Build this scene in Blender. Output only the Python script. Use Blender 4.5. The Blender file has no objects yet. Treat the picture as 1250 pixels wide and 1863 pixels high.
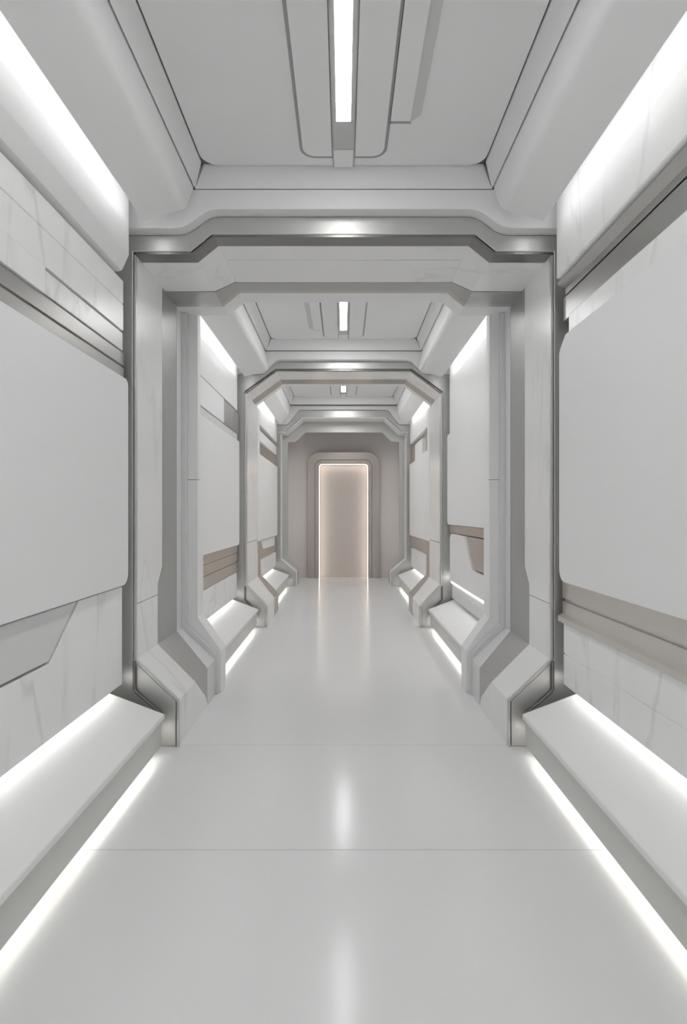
import bpy, bmesh, math
from mathutils import Vector

# ------------------------------------------------------------------ scene, camera, light levels
S = bpy.context.scene
C = S.collection
S.view_settings.view_transform = 'Standard'
S.view_settings.look = 'None'
S.view_settings.gamma = 1.0
S.view_settings.use_curve_mapping = False
S.view_settings.exposure = 0.07
S.cycles.max_bounces = 14
S.cycles.diffuse_bounces = 9
S.cycles.glossy_bounces = 6
S.cycles.use_denoising = True
S.cycles.sample_clamp_indirect = 6.0

COVE_W = 3.3      # ceiling cove strips
BENCH_W = 2.4      # strips behind the benches
FLOOR_W = 4.2      # strips under the benches
LAMP_W = {1: 22.0, 2: 40.0, 3: 44.0}      # linear lamps in the ceiling, bay by bay
DOOR_W = 5.5       # warm strip round the door
SLIT_W = 4.0
FILL_W = 4.2       # unseen upright strips added behind the third portal to brighten the end wall

w = bpy.data.worlds.new('World'); S.world = w
w.use_nodes = True
w.node_tree.nodes['Background'].inputs[0].default_value = (0.75, 0.76, 0.78, 1)
w.node_tree.nodes['Background'].inputs[1].default_value = 0.2

cd = bpy.data.cameras.new('camera'); cam = bpy.data.objects.new('camera', cd); C.objects.link(cam)
S.camera = cam
cam.location = (0, 0, 1.1)
cam.rotation_euler = (math.pi / 2, 0, 0)
cd.sensor_fit = 'VERTICAL'; cd.sensor_height = 36.0
cd.lens = 1000.0 / 1863.0 * 36.0
cd.shift_y = 3.5 / 1863.0
cd.clip_start = 0.02

# ------------------------------------------------------------------ materials
def mat(name, col, rough=0.4, metal=0.0, spec=0.5):
    m = bpy.data.materials.new(name); m.use_nodes = True
    b = m.node_tree.nodes['Principled BSDF']
    b.inputs['Base Color'].default_value = (*col, 1)
    b.inputs['Roughness'].default_value = rough
    b.inputs['Metallic'].default_value = metal
    b.inputs['Specular IOR Level'].default_value = spec
    return m

def noise_rough(m, scale, lo, hi, stretch=(1, 1, 1)):
    nt = m.node_tree; b = nt.nodes['Principled BSDF']
    tc = nt.nodes.new('ShaderNodeTexCoord'); mp = nt.nodes.new('ShaderNodeMapping')
    mp.inputs['Scale'].default_value = stretch
    n = nt.nodes.new('ShaderNodeTexNoise'); n.inputs['Scale'].default_value = scale; n.inputs['Detail'].default_value = 3
    r = nt.nodes.new('ShaderNodeMapRange'); r.inputs['To Min'].default_value = lo; r.inputs['To Max'].default_value = hi
    nt.links.new(tc.outputs['Object'], mp.inputs[0]); nt.links.new(mp.outputs[0], n.inputs['Vector'])
    nt.links.new(n.outputs['Fac'], r.inputs['Value']); nt.links.new(r.outputs[0], b.inputs['Roughness'])
    return m

def marble(name, col, vein, rough=0.18, amount=0.6):
    m = mat(name, col, rough); nt = m.node_tree; b = nt.nodes['Principled BSDF']
    tc = nt.nodes.new('ShaderNodeTexCoord')
    mp = nt.nodes.new('ShaderNodeMapping'); mp.inputs['Rotation'].default_value = (0.75, 0.2, 0.2)
    mp.inputs['Scale'].default_value = (1.0, 1.9, 0.55); mp.inputs['Location'].default_value = (3.1, 1.7, 0.4)
    nt.links.new(tc.outputs['Object'], mp.inputs[0])
    n1 = nt.nodes.new('ShaderNodeTexNoise'); n1.inputs['Scale'].default_value = 1.3; n1.inputs['Detail'].default_value = 5
    n1.inputs['Distortion'].default_value = 0.35
    nt.links.new(mp.outputs[0], n1.inputs['Vector'])
    # thin veins where the noise crosses its middle value
    s = nt.nodes.new('ShaderNodeMath'); s.operation = 'SUBTRACT'; s.inputs[1].default_value = 0.5
    a = nt.nodes.new('ShaderNodeMath'); a.operation = 'ABSOLUTE'
    r = nt.nodes.new('ShaderNodeMapRange'); r.inputs['From Min'].default_value = 0.0; r.inputs['From Max'].default_value = 0.022
    r.inputs['To Min'].default_value = 1.0; r.inputs['To Max'].default_value = 0.0
    nt.links.new(n1.outputs['Fac'], s.inputs[0]); nt.links.new(s.outputs[0], a.inputs[0]); nt.links.new(a.outputs[0], r.inputs['Value'])
    n2 = nt.nodes.new('ShaderNodeTexNoise'); n2.inputs['Scale'].default_value = 1.3; n2.inputs['Detail'].default_value = 4
    nt.links.new(mp.outputs[0], n2.inputs['Vector'])
    r2 = nt.nodes.new('ShaderNodeMapRange'); r2.inputs['From Min'].default_value = 0.38; r2.inputs['From Max'].default_value = 0.62
    nt.links.new(n2.outputs['Fac'], r2.inputs['Value'])
    mu = nt.nodes.new('ShaderNodeMath'); mu.operation = 'MULTIPLY'
    nt.links.new(r.outputs[0], mu.inputs[0]); nt.links.new(r2.outputs[0], mu.inputs[1])
    cl = nt.nodes.new('ShaderNodeMath'); cl.operation = 'MULTIPLY_ADD'; cl.inputs[1].default_value = 0.16
    nt.links.new(r2.outputs[0], cl.inputs[0]); nt.links.new(mu.outputs[0], cl.inputs[2])
    mul = nt.nodes.new('ShaderNodeMath'); mul.operation = 'MULTIPLY'; mul.inputs[1].default_value = amount; mul.use_clamp = True
    nt.links.new(cl.outputs[0], mul.inputs[0])
    mx = nt.nodes.new('ShaderNodeMix'); mx.data_type = 'RGBA'
    mx.inputs['A'].default_value = (*col, 1); mx.inputs['B'].default_value = (*vein, 1)
    nt.links.new(mul.outputs[0], mx.inputs['Factor']); nt.links.new(mx.outputs['Result'], b.inputs['Base Color'])
    return m

def glow(name, col, strength):
    m = bpy.data.materials.new(name); m.use_nodes = True
    b = m.node_tree.nodes['Principled BSDF']
    b.inputs['Base Color'].default_value = (0.9, 0.9, 0.9, 1)
    b.inputs['Emission Color'].default_value = (*col, 1)
    b.inputs['Emission Strength'].default_value = strength
    return m

WHITE = noise_rough(mat('white_satin', (0.86, 0.86, 0.86)), 6, 0.38, 0.46)
CEIL = noise_rough(mat('ceiling_white', (0.84, 0.842, 0.842)), 6, 0.45, 0.55)
PANEL = noise_rough(mat('panel_white', (0.86, 0.862, 0.865)), 5, 0.42, 0.5)
MARBLE = marble('white_marble', (0.90, 0.90, 0.898), (0.52, 0.52, 0.53), 0.26, 0.45)
MARBLE_M = marble('honed_marble', (0.88, 0.88, 0.878), (0.52, 0.52, 0.53), 0.5, 0.42)
JAMBM = marble('polished_marble', (0.87, 0.87, 0.87), (0.55, 0.55, 0.56), 0.22, 0.35)
METAL = noise_rough(mat('brushed_steel', (0.60, 0.597, 0.585), 0.3, 0.85), 9, 0.34, 0.44, (1, 14, 14))
METAL_S = noise_rough(mat('satin_steel', (0.52, 0.515, 0.50), 0.32, 1.0), 9, 0.28, 0.38, (14, 1, 14))
BRONZE = noise_rough(mat('champagne_steel', (0.60, 0.55, 0.51), 0.34, 0.9), 9, 0.3, 0.4, (14, 1, 14))
BAND = noise_rough(mat('jamb_steel', (0.47, 0.47, 0.46), 0.34, 0.85), 9, 0.34, 0.44, (14, 14, 1))
CASING = noise_rough(mat('door_casing_steel', (0.52, 0.475, 0.44), 0.3, 0.95), 2, 0.29, 0.31)
WARM = noise_rough(mat('warm_steel', (0.68, 0.645, 0.61), 0.34, 0.9), 9, 0.3, 0.4, (14, 1, 14))
JOINT_L = mat('grey_recess', (0.62, 0.62, 0.62), 0.5)
JOINT = mat('grey_joint', (0.36, 0.36, 0.36), 0.5)
DARK = mat('dark_joint', (0.16, 0.16, 0.155), 0.5)
DARKM = mat('dark_steel', (0.25, 0.245, 0.235), 0.3, 1.0)
KICK = mat('grey_kick_panel', (0.64, 0.64, 0.62), 0.3)
BASE = mat('wall_backing', (0.72, 0.72, 0.71), 0.5)
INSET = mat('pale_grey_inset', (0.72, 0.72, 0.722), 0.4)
ENDW = noise_rough(mat('blush_wall', (0.74, 0.70, 0.68)), 5, 0.4, 0.5)
DOORM = noise_rough(mat('blush_door', (0.60, 0.545, 0.512)), 5, 0.4, 0.5)
COVE_L = glow('cove_light', (1, 1, 1), COVE_W)
BENCH_L = glow('bench_light', (1, 0.985, 0.94), BENCH_W)
FLOOR_L = glow('floor_light', (1, 0.98, 0.92), FLOOR_W)
DOOR_L = glow('door_light', (1.0, 0.89, 0.78), DOOR_W)
SLIT_L = glow('slit_light', (1, 0.99, 0.96), SLIT_W)

def floor_mat():
    m = mat('polished_floor', (0.78, 0.78, 0.78), 0.1, 0.0, 0.18); nt = m.node_tree; b = nt.nodes['Principled BSDF']
    tc = nt.nodes.new('ShaderNodeTexCoord')
    n = nt.nodes.new('ShaderNodeTexNoise'); n.inputs['Scale'].default_value = 1.6; n.inputs['Detail'].default_value = 5
    nt.links.new(tc.outputs['Object'], n.inputs['Vector'])
    r = nt.nodes.new('ShaderNodeMapRange'); r.inputs['To Min'].default_value = 0.14; r.inputs['To Max'].default_value = 0.18
    nt.links.new(n.outputs['Fac'], r.inputs['Value']); nt.links.new(r.outputs[0], b.inputs['Roughness'])
    mx = nt.nodes.new('ShaderNodeMix'); mx.data_type = 'RGBA'
    mx.inputs['A'].default_value = (0.82, 0.82, 0.82, 1); mx.inputs['B'].default_value = (0.79, 0.79, 0.79, 1)
    nt.links.new(n.outputs['Fac'], mx.inputs['Factor']); nt.links.new(mx.outputs['Result'], b.inputs['Base Color'])
    return m
FLOOR = floor_mat()

# ------------------------------------------------------------------ mesh helpers
def link(name, bm, m, parent=None, bevel=0.0, seg=2):
    bmesh.ops.recalc_face_normals(bm, faces=bm.faces)
    if parent is None:
        xs = [v.co.x for v in bm.verts]; ys = [v.co.y for v in bm.verts]; zs = [v.co.z for v in bm.verts]
        org = Vector(((min(xs) + max(xs)) / 2, (min(ys) + max(ys)) / 2, min(zs)))
    else:
        org = parent.location.copy()
        p = parent.parent
        while p is not None:
            org += p.location; p = p.parent
    for v in bm.verts: v.co -= org
    for f in bm.faces: f.smooth = True
    me = bpy.data.meshes.new(name); bm.to_mesh(me); bm.free()
    me.set_sharp_from_angle(angle=math.radians(28))
    me.materials.append(m)
    o = bpy.data.objects.new(name, me); C.objects.link(o)
    if parent is None: o.location = org
    else: o.parent = parent
    if bevel > 0:
        b = o.modifiers.new('bevel', 'BEVEL'); b.width = bevel; b.segments = seg
        b.limit_method = 'ANGLE'; b.angle_limit = math.radians(32)
    return o

def thing(name, loc, label, cat, group=None):
    o = bpy.data.objects.new(name, None); C.objects.link(o); o.location = loc
    o.empty_display_size = 0.1
    return tag(o, label, cat, group)

def tag(o, label, cat, group=None):
    o['label'] = label; o['category'] = cat; o['kind'] = 'thing'
    if group: o['group'] = group
    return o

def struct(o):
    o['kind'] = 'structure'; return o

def prism(bm, pts, axis, a0, a1):
    """closed polygon extruded along an axis; pts are (x,z) for 'y', (y,z) for 'x', (x,y) for 'z'"""
    def co(p, a):
        if axis == 'y': return (p[0], a, p[1])
        if axis == 'x': return (a, p[0], p[1])
        return (p[0], p[1], a)
    lo = [bm.verts.new(co(p, a0)) for p in pts]; hi = [bm.verts.new(co(p, a1)) for p in pts]
    n = len(pts)
    f = [bm.faces.new(lo), bm.faces.new(hi)]
    for i in range(n):
        j = (i + 1) % n
        bm.faces.new((lo[i], lo[j], hi[j], hi[i]))
    for q in f: q.normal_update()
    if n > 4:
        bmesh.ops.triangulate(bm, faces=f)
    return bm

def P(pts, axis, a0, a1): return prism(bmesh.new(), pts, axis, a0, a1)

def box(x0, x1, y0, y1, z0, z1, bm=None):
    return prism(bm or bmesh.new(), [(x0, z0), (x1, z0), (x1, z1), (x0, z1)], 'y', y0, y1)

def rounded(pts, radii, n=6):
    """round the corners of a closed polygon; radii per corner"""
    out = []
    N = len(pts)
    for i in range(N):
        r = radii[i] if isinstance(radii, (list, tuple)) else radii
        p = Vector(pts[i]); a = Vector(pts[i - 1]) - p; b = Vector(pts[(i + 1) % N]) - p
        if r <= 0: out.append(tuple(p)); continue
        an = a.angle(b); t = r / math.tan(an / 2)
        t = min(t, a.length * 0.49, b.length * 0.49); r2 = t * math.tan(an / 2)
        p0 = p + a.normalized() * t; p1 = p + b.normalized() * t
        c = p + (a.normalized() + b.normalized()).normalized() * (r2 / math.sin(an / 2))
        v0 = p0 - c; v1 = p1 - c
        tot = v0.angle_signed(v1)
        for k in range(n + 1):
            th = -tot * k / n
            out.append((c.x + v0.x * math.cos(th) - v0.y * math.sin(th), c.y + v0.x * math.sin(th) + v0.y * math.cos(th)))
    return out

def mirror_path(half):
    """left half of an outline, floor to top, completed to the right"""
    return list(half) + [(-p[0], *p[1:]) for p in reversed(half)]

def strip(path, t, bm=None):
    """lining along an outline: path of (x, z, y_front, y_back), thickness t away from the opening"""
    bm = bm or bmesh.new()
    n = len(path); off = []
    for i in range(n):
        ns = []
        for a, b in ((i - 1, i), (i, i + 1)):
            if a < 0 or b >= n: continue
            d = Vector((path[b][0] - path[a][0], path[b][1] - path[a][1])).normalized()
            ns.append(Vector((-d.y, d.x)))
        if len(ns) == 2:
            m = (ns[0] + ns[1]).normalized(); k = 1 / max(0.35, m.dot(ns[0]))
        else: m = ns[0]; k = 1
        off.append(m * (t * k))
    V = []
    for (x, z, ya, yb), o in zip(path, off):
        V.append([bm.verts.new(c) for c in ((x, ya, z), (x, yb, z), (x + o.x, yb, z + o.y), (x + o.x, ya, z + o.y))])
    for i in range(n - 1):
        for k in range(4):
            l = (k + 1) % 4
            bm.faces.new((V[i][k], V[i + 1][k], V[i + 1][l], V[i][l]))
    bm.faces.new(V[0]); bm.faces.new(V[-1])
    return bm

def tube(pts, r, bm=None, seg=8):
    bm = bm or bmesh.new()
    rings = []
    n = len(pts); pts = [Vector(p) for p in pts]
    for i, p in enumerate(pts):
        d = (pts[min(i + 1, n - 1)] - pts[max(i - 1, 0)]).normalized()
        u = d.cross(Vector((0, 1, 0))).normalized(); v = d.cross(u).normalized()
        rings.append([bm.verts.new(p + r * (u * math.cos(2 * math.pi * k / seg) + v * math.sin(2 * math.pi * k / seg))) for k in range(seg)])
    for a, b in zip(rings, rings[1:]):
        for k in range(seg): bm.faces.new((a[k], a[(k + 1) % seg], b[(k + 1) % seg], b[k]))
    bm.faces.new(rings[0]); bm.faces.new(rings[-1])
    return bm

# ------------------------------------------------------------------ the setting
YB, YE = -1.3, 9.57          # behind the camera, end wall
fl = box(-1.25, 1.25, YB - 0.1, YE + 0.1, -0.12, -0.006)
struct(link('floor', fl, DARK))
floor_o = bpy.data.objects['floor']
joints = [YB, 1.80, 2.615, 5.36, 8.42, YE]
bm = bmesh.new()
for a, b in zip(joints, joints[1:]):
    box(-1.10, 1.10, a + 0.0012, b - 0.0012, -0.0065, 0.0, bm)
tiles = link('slab_surface', bm, FLOOR, floor_o)
struct(link('wall_left', box(-1.25, -1.10, YB - 0.1, YE + 0.1, -0.12, 3.1), BASE))
struct(link('wall_right', box(1.10, 1.25, YB - 0.1, YE + 0.1, -0.12, 3.1), BASE))
struct(link('wall_front', box(-1.10, 1.10, YB - 0.1, YB, 0, 3.1), WHITE))
struct(link('wall_back', box(-1.10, 1.10, YE, YE + 0.1, 0, 3.1), ENDW))

# ------------------------------------------------------------------ bays: ceiling side
BAY = {
    1: dict(y0=YB, y1=2.54, Z=2.68, xi=0.638, yi=2.496, b=(0.688, 2.60, 2.535), si=(0.71, 2.475), se=(0.88, 2.385), sy=2.47,
            lz=(YB + 0.1, 2.20, 2.43), side=1),
    2: dict(y0=3.42, y1=5.28, Z=2.754, xi=0.687, yi=5.20, b=(0.746, 2.665, 5.26), si=(0.70, 2.44), se=(0.92, 2.372), sy=5.15,
            lz=(3.62, 4.92, 5.10), side=-1),
    3: dict(y0=6.03, y1=8.30, Z=2.85, xi=0.738, yi=8.20, b=(0.80, 2.745, 8.27), si=(0.80, 2.54), se=(0.92, 2.385), sy=8.0,
            lz=(6.15, 7.86, 8.05), side=0),
}
WHERE = {1: 'nearest bay', 2: 'middle bay', 3: 'far bay'}
SIDE = {-1: 'left', 1: 'right'}

bm = bmesh.new()
for k, B in BAY.items():
    ya = B['y0'] - (0.1 if k == 1 else 0.02)
    yb = {1: 3.40, 2: 6.01, 3: YE + 0.1}[k]
    box(-1.10, 1.10, ya, yb, B['Z'] + 0.014, 3.1, bm)
struct(link('ceiling', bm, DARK))

for k, B in BAY.items():
    y0 = B['y0'] + 0.004; Z = B['Z']; xi = B['xi']; yi = B['yi']; bx, bz, by = B['b']
    # flat ceiling panel with rounded far corners
    g = 0.0035
    pts = rounded([(-xi + g, y0), (xi - g, y0), (xi - g, yi - g), (-xi + g, yi - g)], [0, 0, 0.075, 0.075])
    tag(link('ceiling_board', P(pts, 'z', Z, Z + 0.013), CEIL, None, 0.002),
        'flat pale grey ceiling panel with rounded far corners, ' + WHERE[k], 'ceiling panel', 'flat ceiling panels')
    # cornice: sloped moulding on three sides
    t = thing('ceiling_cornice', (0, (y0 + by) / 2, bz), 'sloped white cornice moulding around the ceiling panel, ' + WHERE[k], 'cornice', 'ceiling cornices')
    for s in (-1, 1):
        bm = bmesh.new()
        v = [bm.verts.new(c) for c in ((s * (xi + g), y0, Z), (s * (xi + g), yi - 0.02, Z), (s * (bx - g), by - 0.002, bz), (s * (bx - g), y0, bz),
                                       (s * (xi + g), y0, Z + 0.012), (s * (xi + g), yi - 0.02, Z + 0.012), (s * (bx - g), by - 0.002, Z + 0.012), (s * (bx - g), y0, Z + 0.012))]
        for f in ((0, 1, 2, 3), (4, 5, 6, 7), (0, 1, 5, 4), (1, 2, 6, 5), (2, 3, 7, 6), (3, 0, 4, 7)): bm.faces.new([v[i] for i in f])
        link('side_moulding', bm, CEIL, t)
    bm = bmesh.new()
    q = 0.003
    v = [bm.verts.new(c) for c in ((-xi + q, yi + g, Z), (xi - q, yi + g, Z), (bx - q, by + 0.002, bz), (-bx + q, by + 0.002, bz),
                                   (-xi + q, yi + g, Z + 0.012), (xi - q, yi + g, Z + 0.012), (bx - q, by + 0.012, Z + 0.012), (-bx + q, by + 0.012, Z + 0.012))]
    for f in ((0, 1, 2, 3), (4, 5, 6, 7), (0, 1, 5, 4), (1, 2, 6, 5), (2, 3, 7, 6), (3, 0, 4, 7)): bm.faces.new([v[i] for i in f])
    link('end_moulding', bm, CEIL, t)
    # soffits along both walls, each with a light strip hidden in the slot beside the wall
    six, siz = B['si']; sex, sez = B['se']; sy = B['sy']
    for s in (-1, 1):
        t = thing('cove_soffit', (s * (six + sex) / 2, (y0 + sy) / 2, sez), 'white ceiling soffit with hidden cove light along the %s wall, %s' % (SIDE[s], WHERE[k]),
                  'soffit', 'cove lit ceiling soffits')
        prof = [(s * sex, sez), (s * six, siz), (s * (bx + 0.003), bz - 0.004), (s * (bx + 0.003), Z - 0.002), (s * (sex), Z - 0.002)]
        prof = rounded(prof, [0.004, 0.05, 0.004, 0, 0], 5)
        bm = P(prof, 'y', y0, sy)
        for v in bm.verts:
            if v.co.y > sy - 0.001:      # the far end bends back towards the middle of the ceiling
                u = max(0.0, min(1.0, (sex - abs(v.co.x)) / (sex - six)))
                up = max(0.0, min(1.0, (v.co.z - siz) / (bz - siz)))
                v.co.y = sy - 0.055 + 0.065 * u ** 1.5 + max(0.0, by - sy - 0.015) * up * (1 if abs(v.co.x) < sex - 0.01 else 0)
        o = link('soffit_body', bm, CEIL, t, 0.008, 3)
        o.modifiers['bevel'].angle_limit = math.radians(60)
        link('led_strip', box(min(s * (sex + 0.001), s * (sex + 0.031)), max(s * (sex + 0.001), s * (sex + 0.031)), y0, sy - 0.01, sez + 0.055, sez + 0.068), COVE_L, t)
    # linear lamp with raised side plates
    la, lb, lc = B['lz']
    t = thing('ceiling_lamp', (0, (la + lb) / 2, Z - 0.02), 'bright linear strip lamp between raised plates on the ceiling, ' + WHERE[k], 'ceiling lamp', 'linear ceiling lamps')
    hw = 0.176; pe = B['yi'] - 0.08
    for s in (-1, 1):
        pts = rounded([(s * 0.050, la), (s * hw, la), (s * hw, pe), (s * 0.050, pe)], [0, 0, 0.055, 0])
        link('raised_plate', P(pts, 'z', Z - 0.009, Z - 0.003), CEIL, t, 0.0015)
        pts = rounded([(s * 0.048, la), (s * (hw + 0.013), la), (s * (hw + 0.013), pe + 0.02), (s * 0.048, pe + 0.02)], [0, 0, 0.066, 0])
        link('shadow_gap', P(pts, 'z', Z - 0.003, Z - 0.0005), JOINT, t)
        link('channel_side', box(min(s * 0.042, s * 0.047), max(s * 0.042, s * 0.047), la, pe + 0.07, Z - 0.0105, Z - 0.0005), METAL_S, t)
    link('diffuser', box(-0.0285, 0.0285, la, lb, Z - 0.0085, Z - 0.0040), glow('lamp_diffuser', (1, 1, 1), LAMP_W[k]), t)
    link('channel', box(-0.042, 0.042, la, lc - 0.06, Z - 0.0078, Z - 0.0005), METAL, t)
    link('channel_end', box(-0.042, 0.042, lc - 0.058, pe + 0.07, Z - 0.012, Z - 0.0005), CEIL, t)
    s = B['side']
    if s:
        se = lb + 0.0
        link('side_plate', box(min(s * 0.188, s * 0.268), max(s * 0.188, s * 0.268), la, se, Z - 0.009, Z - 0.0032), CEIL, t, 0.0015)
        pts = rounded([(s * 0.2685, la), (s * 0.306, la), (s * 0.306, se - 0.03), (s * 0.2685, se + 0.01)], [0, 0, 0.02, 0])
        link('side_shadow', box(min(s * 0.186, s * 0.272), max(s * 0.186, s * 0.272), la, se + 0.022, Z - 0.003, Z - 0.0005), JOINT, t)
        link('side_recess', P(pts, 'z', Z - 0.005, Z - 0.0031), JOINT_L, t, 0.001)

# ------------------------------------------------------------------ benches
def bench(k, s, y0, y1):
    t = thing('wall_bench', (s * 0.95, (y0 + y1) / 2, 0), 'low sloped white ledge bench with glowing edges, %s wall, %s' % (SIDE[s], WHERE[k]),
              'bench', 'sloped ledge benches')
    sx = lambda pts: [(s * a, b) for a, b in pts]
    link('bench_top', P(sx([(1.098, 0.298), (0.813, 0.190), (0.813, 0.168), (0.835, 0.165), (1.098, 0.264)]), 'y', y0, y1), WHITE, t, 0.004)
    link('front_panel', box(min(s * 0.828, s * 0.842), max(s * 0.828, s * 0.842), y0, y1, 0.046, 0.168), KICK, t)
    link('plinth', P(sx([(1.098, 0.0), (0.93, 0.0), (0.93, 0.19), (1.098, 0.26)]), 'y', y0, y1), KICK, t)
    link('bench_bracket', box(min(s * 0.842, s * 0.93), max(s * 0.842, s * 0.93), y0, y1, 0.075, 0.168), KICK, t)
    link('floor_led', box(min(s * 0.8425, s * 0.862), max(s * 0.8425, s * 0.862), y0 + 0.005, y1 - 0.005, 0.052, 0.060), FLOOR_L, t)
    if not (k == 2 and s == 1):
        link('back_led', box(min(s * 1.032, s * 1.052), max(s * 1.032, s * 1.052), y0 + 0.005, y1 + {1: 0.03, 2: 0.02, 3: 0.0}[k], 0.311, 0.318), BENCH_L, t)
for s in (-1, 1):
    bench(1, s, YB + 0.01, 2.50)
    bench(2, s, 3.52, 5.255)
    bench(3, s, 6.33, 8.22)

# ------------------------------------------------------------------ wall cladding
D0 = 1.099
def clad(name, s, d, pts, m, label, cat, group=None, r=0.0, bevel=0.004, d0=D0, parent=None):
    pts = rounded(pts, r) if r else pts
    a, b = sorted((s * d, s * d0))
    o = link(name, P(pts, 'x', a, b), m, parent, bevel)
    if parent is None: tag(o, label, cat, group)
    return o
def rect(y0, y1, z0, z1): return [(y0, z0), (y1, z0), (y1, z1), (y0, z1)]
def prof(name, s, pts, y0, y1, m, label, cat, group=None, bevel=0.003):
    o = link(name, P([(s * a, b) for a, b in pts], 'y', y0, y1), m, None, bevel)
    return tag(o, label, cat, group)
GP = 'large blank wall panels'; GR = 'recessed metal wall rails'; GM = 'marble wall slabs'; GU = 'upper wall panels below the coves'
Y1 = YB + 0.005
e = 2.53
# -- nearest bay, left wall
arc = [(0.965, 2.62), (0.965, 2.264), (0.968, 2.256), (0.992, 2.203), (0.998, 2.194), (1.008, 2.19), (D0, 2.19), (D0, 2.62)]
prof('upper_wall_board', -1, arc, Y1, 2.47, WHITE, 'white upper wall panel with rounded overhanging lower edge, left wall, nearest bay', 'wall panel', GU, 0)
prof('shadow_rail', -1, [(1.035, 2.189), (1.035, 2.168), (D0, 2.168), (D0, 2.189)], Y1, e, METAL_S, 'thin grey metal rail tucked under the rounded overhang on the left wall', 'rail', GR)
prof('marble_slab', -1, [(1.01, 2.166), (1.01, 2.064), (1.014, 2.062), (1.014, 2.058), (1.01, 2.056), (1.01, 1.939), (D0, 1.939), (D0, 2.166)], Y1, 2.52, MARBLE,
     'long veined white marble slab high on the left wall of the nearest bay', 'marble slab', GM, 0)
clad('marble_slab', -1, 1.010, rect(Y1, 1.862, 1.846, 1.9385), MARBLE, 'narrow marble strip above the left metal rail, nearer the viewer', 'marble slab', GM, bevel=0)
clad('marble_slab', -1, 1.016, rect(1.866, e, 1.850, 1.932), MARBLE, 'short set-back marble strip above the left metal rail, ending at the first portal', 'marble slab', GM, bevel=0.002)
prof('metal_rail', -1, [(1.02, 1.844), (1.02, 1.786), (1.03, 1.785), (1.03, 1.777), (1.02, 1.776), (1.02, 1.715), (D0, 1.715), (D0, 1.844)], Y1, 2.55, METAL_S,
     'brushed grey metal rail with one groove above the big left panel, nearest bay', 'rail', GR, 0.001)
clad('wall_board', -1, 0.985, rect(Y1, 2.515, 0.78, 1.712), PANEL, 'large blank white panel with rounded corners on the left wall, nearest bay', 'wall panel', GP, r=[0, 0.055, 0.03, 0])
clad('marble_slab', -1, 1.015, [(Y1, 0.32), (2.52, 0.32), (2.52, 0.766), (2.108, 0.766), (1.900, 0.583), (Y1, 0.583)], MARBLE,
     'veined white marble slab below the big left panel and around the grey inset, nearest bay', 'marble slab', GM, bevel=0.002)
clad('inset_board', -1, 1.015, [(Y1, 0.592), (1.892, 0.592), (2.090, 0.766), (Y1, 0.766)], INSET,
     'pale grey inset panel with one slanted end below the big left panel', 'inset panel', None, bevel=0.003)
# -- nearest bay, right wall
prof('upper_wall_board', 1, [(0.97, 2.62), (0.97, 2.172), (0.976, 2.166), (D0, 2.166), (D0, 2.62)], Y1, 2.50, MARBLE_M,
     'veined white marble upper wall panel under the right cove, nearest bay', 'wall panel', GU, 0.002)
prof('shadow_rail', 1, [(0.985, 2.1655), (0.985, 2.155), (1.02, 2.135), (1.02, 2.105), (D0, 2.105), (D0, 2.1655)], Y1, 2.53, METAL_S,
     'dark shaded metal rail under the right marble upper panel', 'rail', GR, 0)
prof('metal_rail', 1, [(1.02, 2.099), (1.02, 1.992), (D0, 1.992), (D0, 2.099)], Y1, 2.55, METAL_S,
     'wide brushed metal rail high on the right wall of the nearest bay', 'rail', GR, 0.002)
clad('marble_slab', 1, 1.00, rect(Y1, 2.44, 1.906, 1.986), MARBLE, 'narrow marble strip between the metal rail and the big right panel', 'marble slab', GM, bevel=0.002)
clad('wall_board', 1, 0.985, [(Y1, 0.795), (2.51, 0.795), (2.51, 1.84), (2.44, 1.897), (Y1, 1.897)], PANEL,
     'large blank white panel with clipped top corner on the right wall, nearest bay', 'wall panel', GP, r=[0, 0.055, 0.04, 0.03, 0])
prof('metal_rail', 1, [(1.02, 0.788), (1.02, 0.711), (1.032, 0.709), (1.032, 0.697), (1.02, 0.695), (1.02, 0.640), (0.998, 0.628), (0.998, 0.603), (D0, 0.603), (D0, 0.788)], Y1, 2.56, WARM,
     'wide grooved metal rail with projecting lower lip below the big right panel, nearest bay', 'rail', GR, 0.001)
prof('marble_slab', 1, [(1.01, 0.600), (1.01, 0.466), (1.014, 0.464), (1.014, 0.460), (1.01, 0.458), (1.01, 0.32), (D0, 0.32), (D0, 0.600)], Y1, 2.52, MARBLE,
     'long veined marble slab with one seam above the right bench, nearest bay', 'marble slab', GM, 0)
# -- middle bay, left wall
a2, b2 = 3.512, 5.17
clad('upper_wall_board', -1, 1.00, rect(a2, b2, 2.072, 2.70), WHITE, 'white upper wall panel under the left cove of the middle bay', 'wall panel', GU, bevel=0.002)
clad('wall_board', -1, 1.00, rect(a2, 4.60, 1.862, 2.064), PANEL, 'short white panel between two joints high on the left wall, middle bay', 'wall panel', 'small wall panels', bevel=0.002)
clad('metal_rail', -1, 1.008, rect(4.604, 5.275, 1.862, 2.064), METAL_S, 'square grey metal plate high on the left wall beside the second portal', 'rail', GR, bevel=0.002)
clad('wall_board', -1, 1.002, rect(a2, 5.18, 1.790, 1.852), INSET, 'thin grey strip panel above the big left panel of the middle bay', 'wall panel', 'small wall panels', bevel=0.002)
clad('wall_board', -1, 0.985, rect(a2, 5.20, 0.81, 1.784), PANEL, 'large blank white panel on the left wall, middle bay', 'wall panel', GP, r=[0, 0.05, 0.03, 0])
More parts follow.
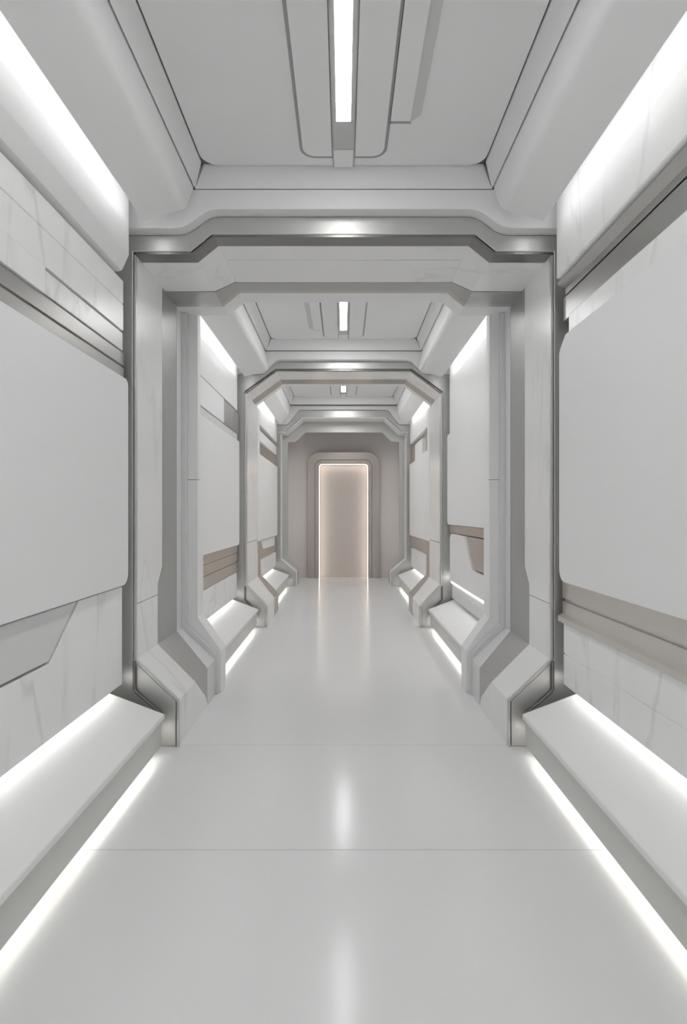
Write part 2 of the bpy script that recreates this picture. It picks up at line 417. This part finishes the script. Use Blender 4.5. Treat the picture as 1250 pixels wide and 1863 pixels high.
prof('metal_rail', -1, [(1.02, 0.803), (1.02, 0.734), (1.03, 0.732), (1.03, 0.724), (1.02, 0.722), (1.02, 0.652), (1.032, 0.650), (1.032, 0.638), (1.02, 0.636), (1.02, 0.548), (D0, 0.548), (D0, 0.803)], a2, 5.275, BRONZE,
     'bronze toned metal rail with two grooves under the left panel, middle bay', 'rail', GR, 0.001)
clad('marble_slab', -1, 1.01, rect(a2, 5.20, 0.32, 0.545), MARBLE, 'short marble slab above the left bench of the middle bay', 'marble slab', GM, bevel=0.002)
# -- middle bay, right wall
clad('upper_wall_board', 1, 1.00, rect(a2, 5.18, 1.853, 2.70), WHITE, 'tall white upper wall panel under the right cove of the middle bay', 'wall panel', GU, bevel=0.002)
clad('wall_board', 1, 0.985, rect(a2, 5.22, 1.0, 1.845), PANEL, 'large blank white panel on the right wall, middle bay', 'wall panel', GP, r=[0, 0.05, 0.03, 0])
clad('metal_rail', 1, 1.02, rect(a2, 5.275, 0.922, 0.994), BRONZE, 'bronze toned metal rail under the right panel, middle bay', 'rail', GR, bevel=0.002)
clad('inset_board', 1, 1.018, [(a2, 0.665), (4.27, 0.665), (4.56, 0.915), (a2, 0.915)], BRONZE,
     'bronze metal inset plate with one slanted end on the right wall, middle bay', 'inset panel', None, bevel=0.003)
clad('wall_board', 1, 0.998, [(a2, 0.478), (5.16, 0.478), (5.16, 0.875), (5.11, 0.915), (4.585, 0.915), (4.285, 0.655), (a2, 0.655)], WHITE,
     'white lower panel cut around the bronze inset plate, right wall of middle bay', 'wall panel', 'small wall panels', bevel=0.003)
t = thing('wall_board', (1.06, (a2 + 5.16) / 2, 0.30), 'grey back panel with thin glowing slit above the right bench, middle bay', 'wall panel', 'small wall panels')
clad('back_board', 1, 1.02, rect(a2, 5.16, 0.31, 0.452), INSET, None, None, parent=t, bevel=0.002)
clad('light_slit', 1, 1.008, rect(a2, 5.15, 0.4545, 0.474), SLIT_L, None, None, parent=t, bevel=0)
# -- far bay, left wall
a3, b3 = 6.325, 8.20
clad('upper_wall_board', -1, 0.995, rect(a3, b3, 2.165, 2.74), WHITE, 'white upper wall panel under the left cove of the far bay', 'wall panel', GU, bevel=0.002)
clad('metal_rail', -1, 1.03, rect(a3, b3, 2.105, 2.160), METAL_S, 'thin dark metal rail high on the left wall of the far bay', 'rail', GR, bevel=0.001)
clad('wall_board', -1, 1.00, rect(a3, b3, 1.975, 2.100), WHITE, 'narrow white strip panel between two metal rails, left wall of far bay', 'wall panel', 'small wall panels', bevel=0.002)
clad('metal_rail', -1, 1.03, rect(a3, 8.36, 1.808, 1.970), BRONZE, 'brownish metal rail above the big left panel of the far bay', 'rail', GR, bevel=0.001)
clad('wall_board', -1, 0.985, rect(a3, 8.20, 0.785, 1.802), PANEL, 'large blank white panel on the left wall, far bay', 'wall panel', GP, r=[0, 0.05, 0.03, 0])
clad('metal_rail', -1, 1.03, rect(a3, 8.36, 0.535, 0.778), BRONZE, 'brownish metal rail under the left panel of the far bay', 'rail', GR, bevel=0.001)
clad('inset_board', -1, 1.01, [(6.92, 0.66), (8.0, 0.64), (8.05, 0.68), (8.05, 0.770), (6.78, 0.770)], WHITE, 'small white inset plate on the brownish left rail, far bay', 'inset panel', None, d0=1.0299, bevel=0.002)
clad('marble_slab', -1, 1.01, rect(a3, 8.2, 0.32, 0.531), WHITE, 'plain white slab above the left bench of the far bay', 'marble slab', GM, bevel=0.002)
# -- far bay, right wall
clad('upper_wall_board', 1, 0.995, rect(a3, b3, 2.135, 2.74), WHITE, 'white upper wall panel under the right cove of the far bay', 'wall panel', GU, bevel=0.002)
clad('metal_rail', 1, 1.04, rect(a3, 8.36, 1.80, 2.13), BRONZE, 'grey metal recess plate seen above the stepped right panels, far bay', 'rail', GR, bevel=0.001)
clad('wall_board', 1, 0.985, rect(a3, 6.875, 0.785, 1.848), PANEL, 'lower blank white panel on right wall of far bay, nearer the second portal', 'wall panel', GP, bevel=0.003, d0=1.0398)
clad('wall_board', 1, 0.985, [(6.883, 0.785), (8.20, 0.785), (8.20, 1.835), (7.575, 1.835), (7.575, 2.05), (6.883, 2.05)], PANEL, 'stepped blank white panel on right wall of far bay, nearer the end door', 'wall panel', GP, bevel=0.003, d0=1.0398)
clad('metal_rail', 1, 1.03, rect(a3, 8.36, 0.60, 0.778), BRONZE, 'brownish metal rail under the right panels of the far bay', 'rail', GR, bevel=0.001)
clad('marble_slab', 1, 1.01, rect(a3, 8.2, 0.32, 0.596), WHITE, 'plain white slab above the right bench of the far bay', 'marble slab', GM, bevel=0.002)

# ------------------------------------------------------------------ portal arches
def ring_plate(outer, inner, y0, y1):
    return P(list(outer) + list(reversed(inner)), 'y', y0, y1)

def portal(n, label, y, half, top, ztop_header, lining, tubes):
    """half: opening outline floor->top; top: upper outline of the metal lintel (left half)"""
    t = thing('portal_arch', (0, y, 0), label, 'portal arch', 'octagonal corridor portal arches')
    op = mirror_path(half)
    outer = [(-1.095, 0.0)] + mirror_path(top) + [(1.095, 0.0)]
    op = [(x + math.copysign(0.013, x), z + (0.013 if z > 2 else 0)) for x, z in op]
    link('front_plate', ring_plate(outer, op, y, y + 0.04), METAL, t, 0.004)
    # white header above the metal lintel
    low = [(x, z + 0.002) for x, z in mirror_path(top)]
    hp = low + [(1.095, ztop_header), (-1.095, ztop_header)]
    o = link('header', P(hp, 'y', y - 0.062, y + 0.03), CEIL, t, 0.018 if n == 1 else 0.006, 4)
    return t

# --- first portal
y = 2.60
half1 = [(-0.78, 0), (-0.78, 0.216), (-0.983, 0.411), (-0.983, 2.327), (-0.71, 2.327), (-0.611, 2.408)]
top1 = [(-1.095, 2.418), (-0.78, 2.418), (-0.745, 2.424), (-0.71, 2.441), (-0.655, 2.482), (-0.625, 2.499), (-0.585, 2.506)]
t1 = portal(1, 'first and largest portal arch of marble and brushed metal, nearest the viewer', y, half1, top1, 2.60, None, None)
A, B_, C_, D_, E_, F_ = half1
for s in (-1, 1):
    def M(pts): return [(p[0] * -s, *p[1:]) for p in (pts if s == -1 else reversed(pts))]
    link('marble_lining', strip(M([(*A, y + .012, 3.15), (-0.78, 0.06, y + .012, 3.12), (*B_, y + .012, 2.895), (*C_, y + .012, 2.908), (-0.983, 0.6705, y + .012, 2.908)]), 0.05), JAMBM, t1)
    link('marble_lining', strip(M([(-0.983, 0.674, y + .012, 2.908), (-0.983, 0.73, y + .012, 2.908), (-0.983, 0.817, y + .012, 2.98), (*D_, y + .012, 2.98)]), 0.05), JAMBM, t1)
    link('metal_band', strip(M([(-0.78, 0.06, 3.121, 3.15), (*B_, 2.896, 3.15), (*C_, 2.909, 3.235), (-0.983, 0.73, 2.909, 3.235), (-0.983, 0.817, 2.981, 3.235), (*D_, 2.981, 3.235)]), 0.05), BAND, t1)
    link('rear_lining', strip(M([(*A, 3.151, 3.34), (*B_, 3.151, 3.34), (*C_, 3.24, 3.34), (*D_, 3.24, 3.34)]), 0.05), INSET, t1)  # greyer than the white parts: shade of this less lit reveal painted in
    link('edge_trim', strip(M([(-0.777, 0.0, y - .004, y + .014), (-0.777, 0.2175, y - .004, y + .014), (-0.98, 0.4125, y - .004, y + .014), (-0.98, 2.324, y - .004, y + .014)]), 0.012), METAL, t1, 0.002)
    sx = lambda pts: [(p[0] * -s, p[1]) for p in pts]
    link('inner_jamb', P(sx([(-1.09, 0), (-0.765, 0), (-0.765, 0.235), (-0.955, 0.432), (-0.955, 2.325), (-1.09, 2.325)]), 'y', 3.341, 3.372), INSET, t1, 0.003)  # grey colour stands in for shade on this jamb ring as well
    link('inner_jamb', P(sx([(-1.09, 0), (-0.752, 0), (-0.752, 0.262), (-0.895, 0.465), (-0.895, 1.3085), (-1.09, 1.3085)]), 'y', 3.374, 3.51), WHITE, t1, 0.003)
    link('inner_jamb', P(sx([(-1.09, 1.3115), (-0.895, 1.3115), (-0.895, 2.36), (-1.09, 2.36)]), 'y', 3.374, 3.44), WHITE, t1, 0.003)
    link('foot_trim', tube([(s * 0.986, y - 0.01, 0.405), (s * 0.986, y - 0.01, 0.275), (s * 0.978, y - 0.01, 0.262), (s * 0.855, y - 0.01, 0.155)], 0.0075), DARKM, t1)
DF = [(*D_,), (*E_,), (*F_,)]
full = mirror_path(DF)
link('lintel_lip', strip([(x, z, y - .001, y + .085) for x, z in full], 0.012), DARKM, t1, 0.001)
link('marble_lining', strip([(x, z, y + .086, 3.03 if abs(x) > 0.65 else 3.10) for x, z in full], 0.05), JAMBM, t1)
link('marble_inset', strip([(-0.60, 2.404, 2.83, 3.095), (0.60, 2.404, 2.83, 3.095)], 0.004), JAMBM, t1, 0.001)
link('metal_band', strip([(x, z - 0.004, 3.031 if abs(x) > 0.65 else 3.101, 3.20) for x, z in full], 0.05), BAND, t1)
link('lintel_lip', strip([(x, z - 0.002, 3.201, 3.25) for x, z in full], 0.05), METAL_S, t1, 0.001)
link('rear_lining', strip([(x, z, 3.251, 3.40) for x, z in full], 0.05), CEIL, t1)

# --- second portal
y = 5.34
half2 = [(-0.748, 0), (-0.748, 0.192), (-0.95, 0.406), (-0.95, 2.275), (-0.65, 2.494)]
top2 = [(-1.095, 2.452), (-0.79, 2.455), (-0.765, 2.463), (-0.675, 2.55), (-0.65, 2.571), (-0.61, 2.58)]
t2 = portal(2, 'second portal arch with clipped top corners, halfway down the corridor', y, half2, top2, 2.665, None, None)
A, B_, C_, D_, E_ = half2
for s in (-1, 1):
    def M(pts): return [(p[0] * -s, *p[1:]) for p in (pts if s == -1 else reversed(pts))]
    link('marble_lining', strip(M([(*A, y + .05, 5.92), (*B_, y + .05, 5.95), (*C_, y + .05, 6.08), (-0.95, 0.812, y + .05, 6.08)]), 0.05), JAMBM, t2)
    link('marble_lining', strip(M([(-0.95, 0.818, y + .05, 6.08), (*D_, y + .05, 6.08)]), 0.05), JAMBM, t2)
    link('metal_band', strip(M([(*A, 5.921, 6.31), (*B_, 5.951, 6.31), (*C_, 6.081, 6.31), (-0.95, 0.79, 6.081, 6.31)]), 0.05), METAL_S, t2)
    link('rear_lining', strip(M([(-0.95, 0.793, 6.082, 6.24), (*D_, 6.082, 6.24)]), 0.05), WHITE, t2)
    link('edge_trim', strip(M([(-0.742, 0.0, y - .006, y + .049), (-0.742, 0.195, y - .006, y + .049), (-0.944, 0.409, y - .006, y + .049), (-0.944, 2.272, y - .006, y + .049)]), 0.02), METAL, t2, 0.003)
    link('foot_trim', tube([(s * 0.955, y - 0.012, 0.40), (s * 0.955, y - 0.012, 0.275), (s * 0.948, y - 0.012, 0.262), (s * 0.84, y - 0.012, 0.16)], 0.008), DARKM, t2)
full = mirror_path([D_, E_])
link('edge_trim', strip([(x, z - 0.004, y - .006, y + .03) for x, z in full], 0.012), DARKM, t2, 0.001)
link('marble_lining', strip([(x, z, y + .031, 5.70) for x, z in full], 0.05), JAMBM, t2)
link('metal_band', strip([(x, z, 5.701, 5.90) for x, z in full], 0.05), METAL_S, t2)
link('rear_lining', strip([(x, z, 5.901, 6.00) for x, z in full], 0.05), CEIL, t2)

# --- third portal
y = 8.40
half3 = [(-0.735, 0), (-0.735, 0.20), (-0.97, 0.40), (-0.97, 2.343), (-0.88, 2.343), (-0.63, 2.562)]
top3 = [(-1.095, 2.47), (-0.83, 2.47), (-0.80, 2.482), (-0.70, 2.66), (-0.675, 2.68), (-0.64, 2.684)]
top3 = [(-1.095, 2.46), (-0.87, 2.46), (-0.84, 2.475), (-0.70, 2.655), (-0.675, 2.676), (-0.64, 2.684)]
t3 = portal(3, 'third and farthest portal arch, standing in front of the blush end wall', y, half3, top3, 2.745, None, None)
full = mirror_path(half3)
link('lining', strip([(x, z, y - .001, 8.74) for x, z in full], 0.012), WHITE, t3)
in3 = mirror_path([(-0.715, 0), (-0.715, 0.215), (-0.885, 0.43), (-0.885, 2.246), (-0.76, 2.246), (-0.61, 2.395)])
out3 = mirror_path([(-0.79, 0), (-0.79, 0.17), (-1.02, 0.37), (-1.02, 2.39), (-0.90, 2.39), (-0.65, 2.61)])
link('inner_ring', ring_plate(out3, in3, 8.745, 8.80), METAL, t3, 0.004)
link('edge_trim', strip([(x, z, y - .005, y + .040) for x, z in mirror_path([(-0.73, 0), (-0.73, 0.203), (-0.965, 0.403), (-0.965, 2.338)])[:4]], 0.015), METAL, t3, 0.002)
link('edge_trim', strip([(x, z, y - .005, y + .040) for x, z in mirror_path([(-0.73, 0), (-0.73, 0.203), (-0.965, 0.403), (-0.965, 2.338)])[4:]], 0.015), METAL, t3, 0.002)

# ------------------------------------------------------------------ end door
d = bpy.data.objects.new('door_1', None); C.objects.link(d); d.location = (0, YE, 0); struct(d)
def arch(hw, z1, r): return [(-hw, 0)] + rounded([(-hw, -1), (-hw, z1), (hw, z1), (hw, -1)], [0, r, r, 0], 10)[1:-1] + [(hw, 0)]
link('casing', ring_plate(arch(0.622, 2.165, 0.21), arch(0.490, 2.03, 0.12), YE - 0.13, YE - 0.001), CASING, d, 0.006)
link('inner_casing', ring_plate(arch(0.488, 2.028, 0.12), arch(0.420, 1.957, 0.055), YE - 0.115, YE - 0.001), CASING, d, 0.004)
link('door_leaf', P(arch(0.418, 1.955, 0.055), 'y', YE - 0.018, YE - 0.001), DOORM, d)
link('door_light', ring_plate(arch(0.4190, 1.956, 0.055), arch(0.4145, 1.9515, 0.052), YE - 0.105, YE - 0.075), DOOR_L, d)
for q in (-1, 1):
    link('added_fill_strip', box(min(q * 0.955, q * 0.975), max(q * 0.955, q * 0.975), 8.93, 8.95, 0.35, 2.35), glow('added_fill_light', (1, 0.98, 0.96), FILL_W), t3)  # unseen strips, added to light the end wall evenly from both sides
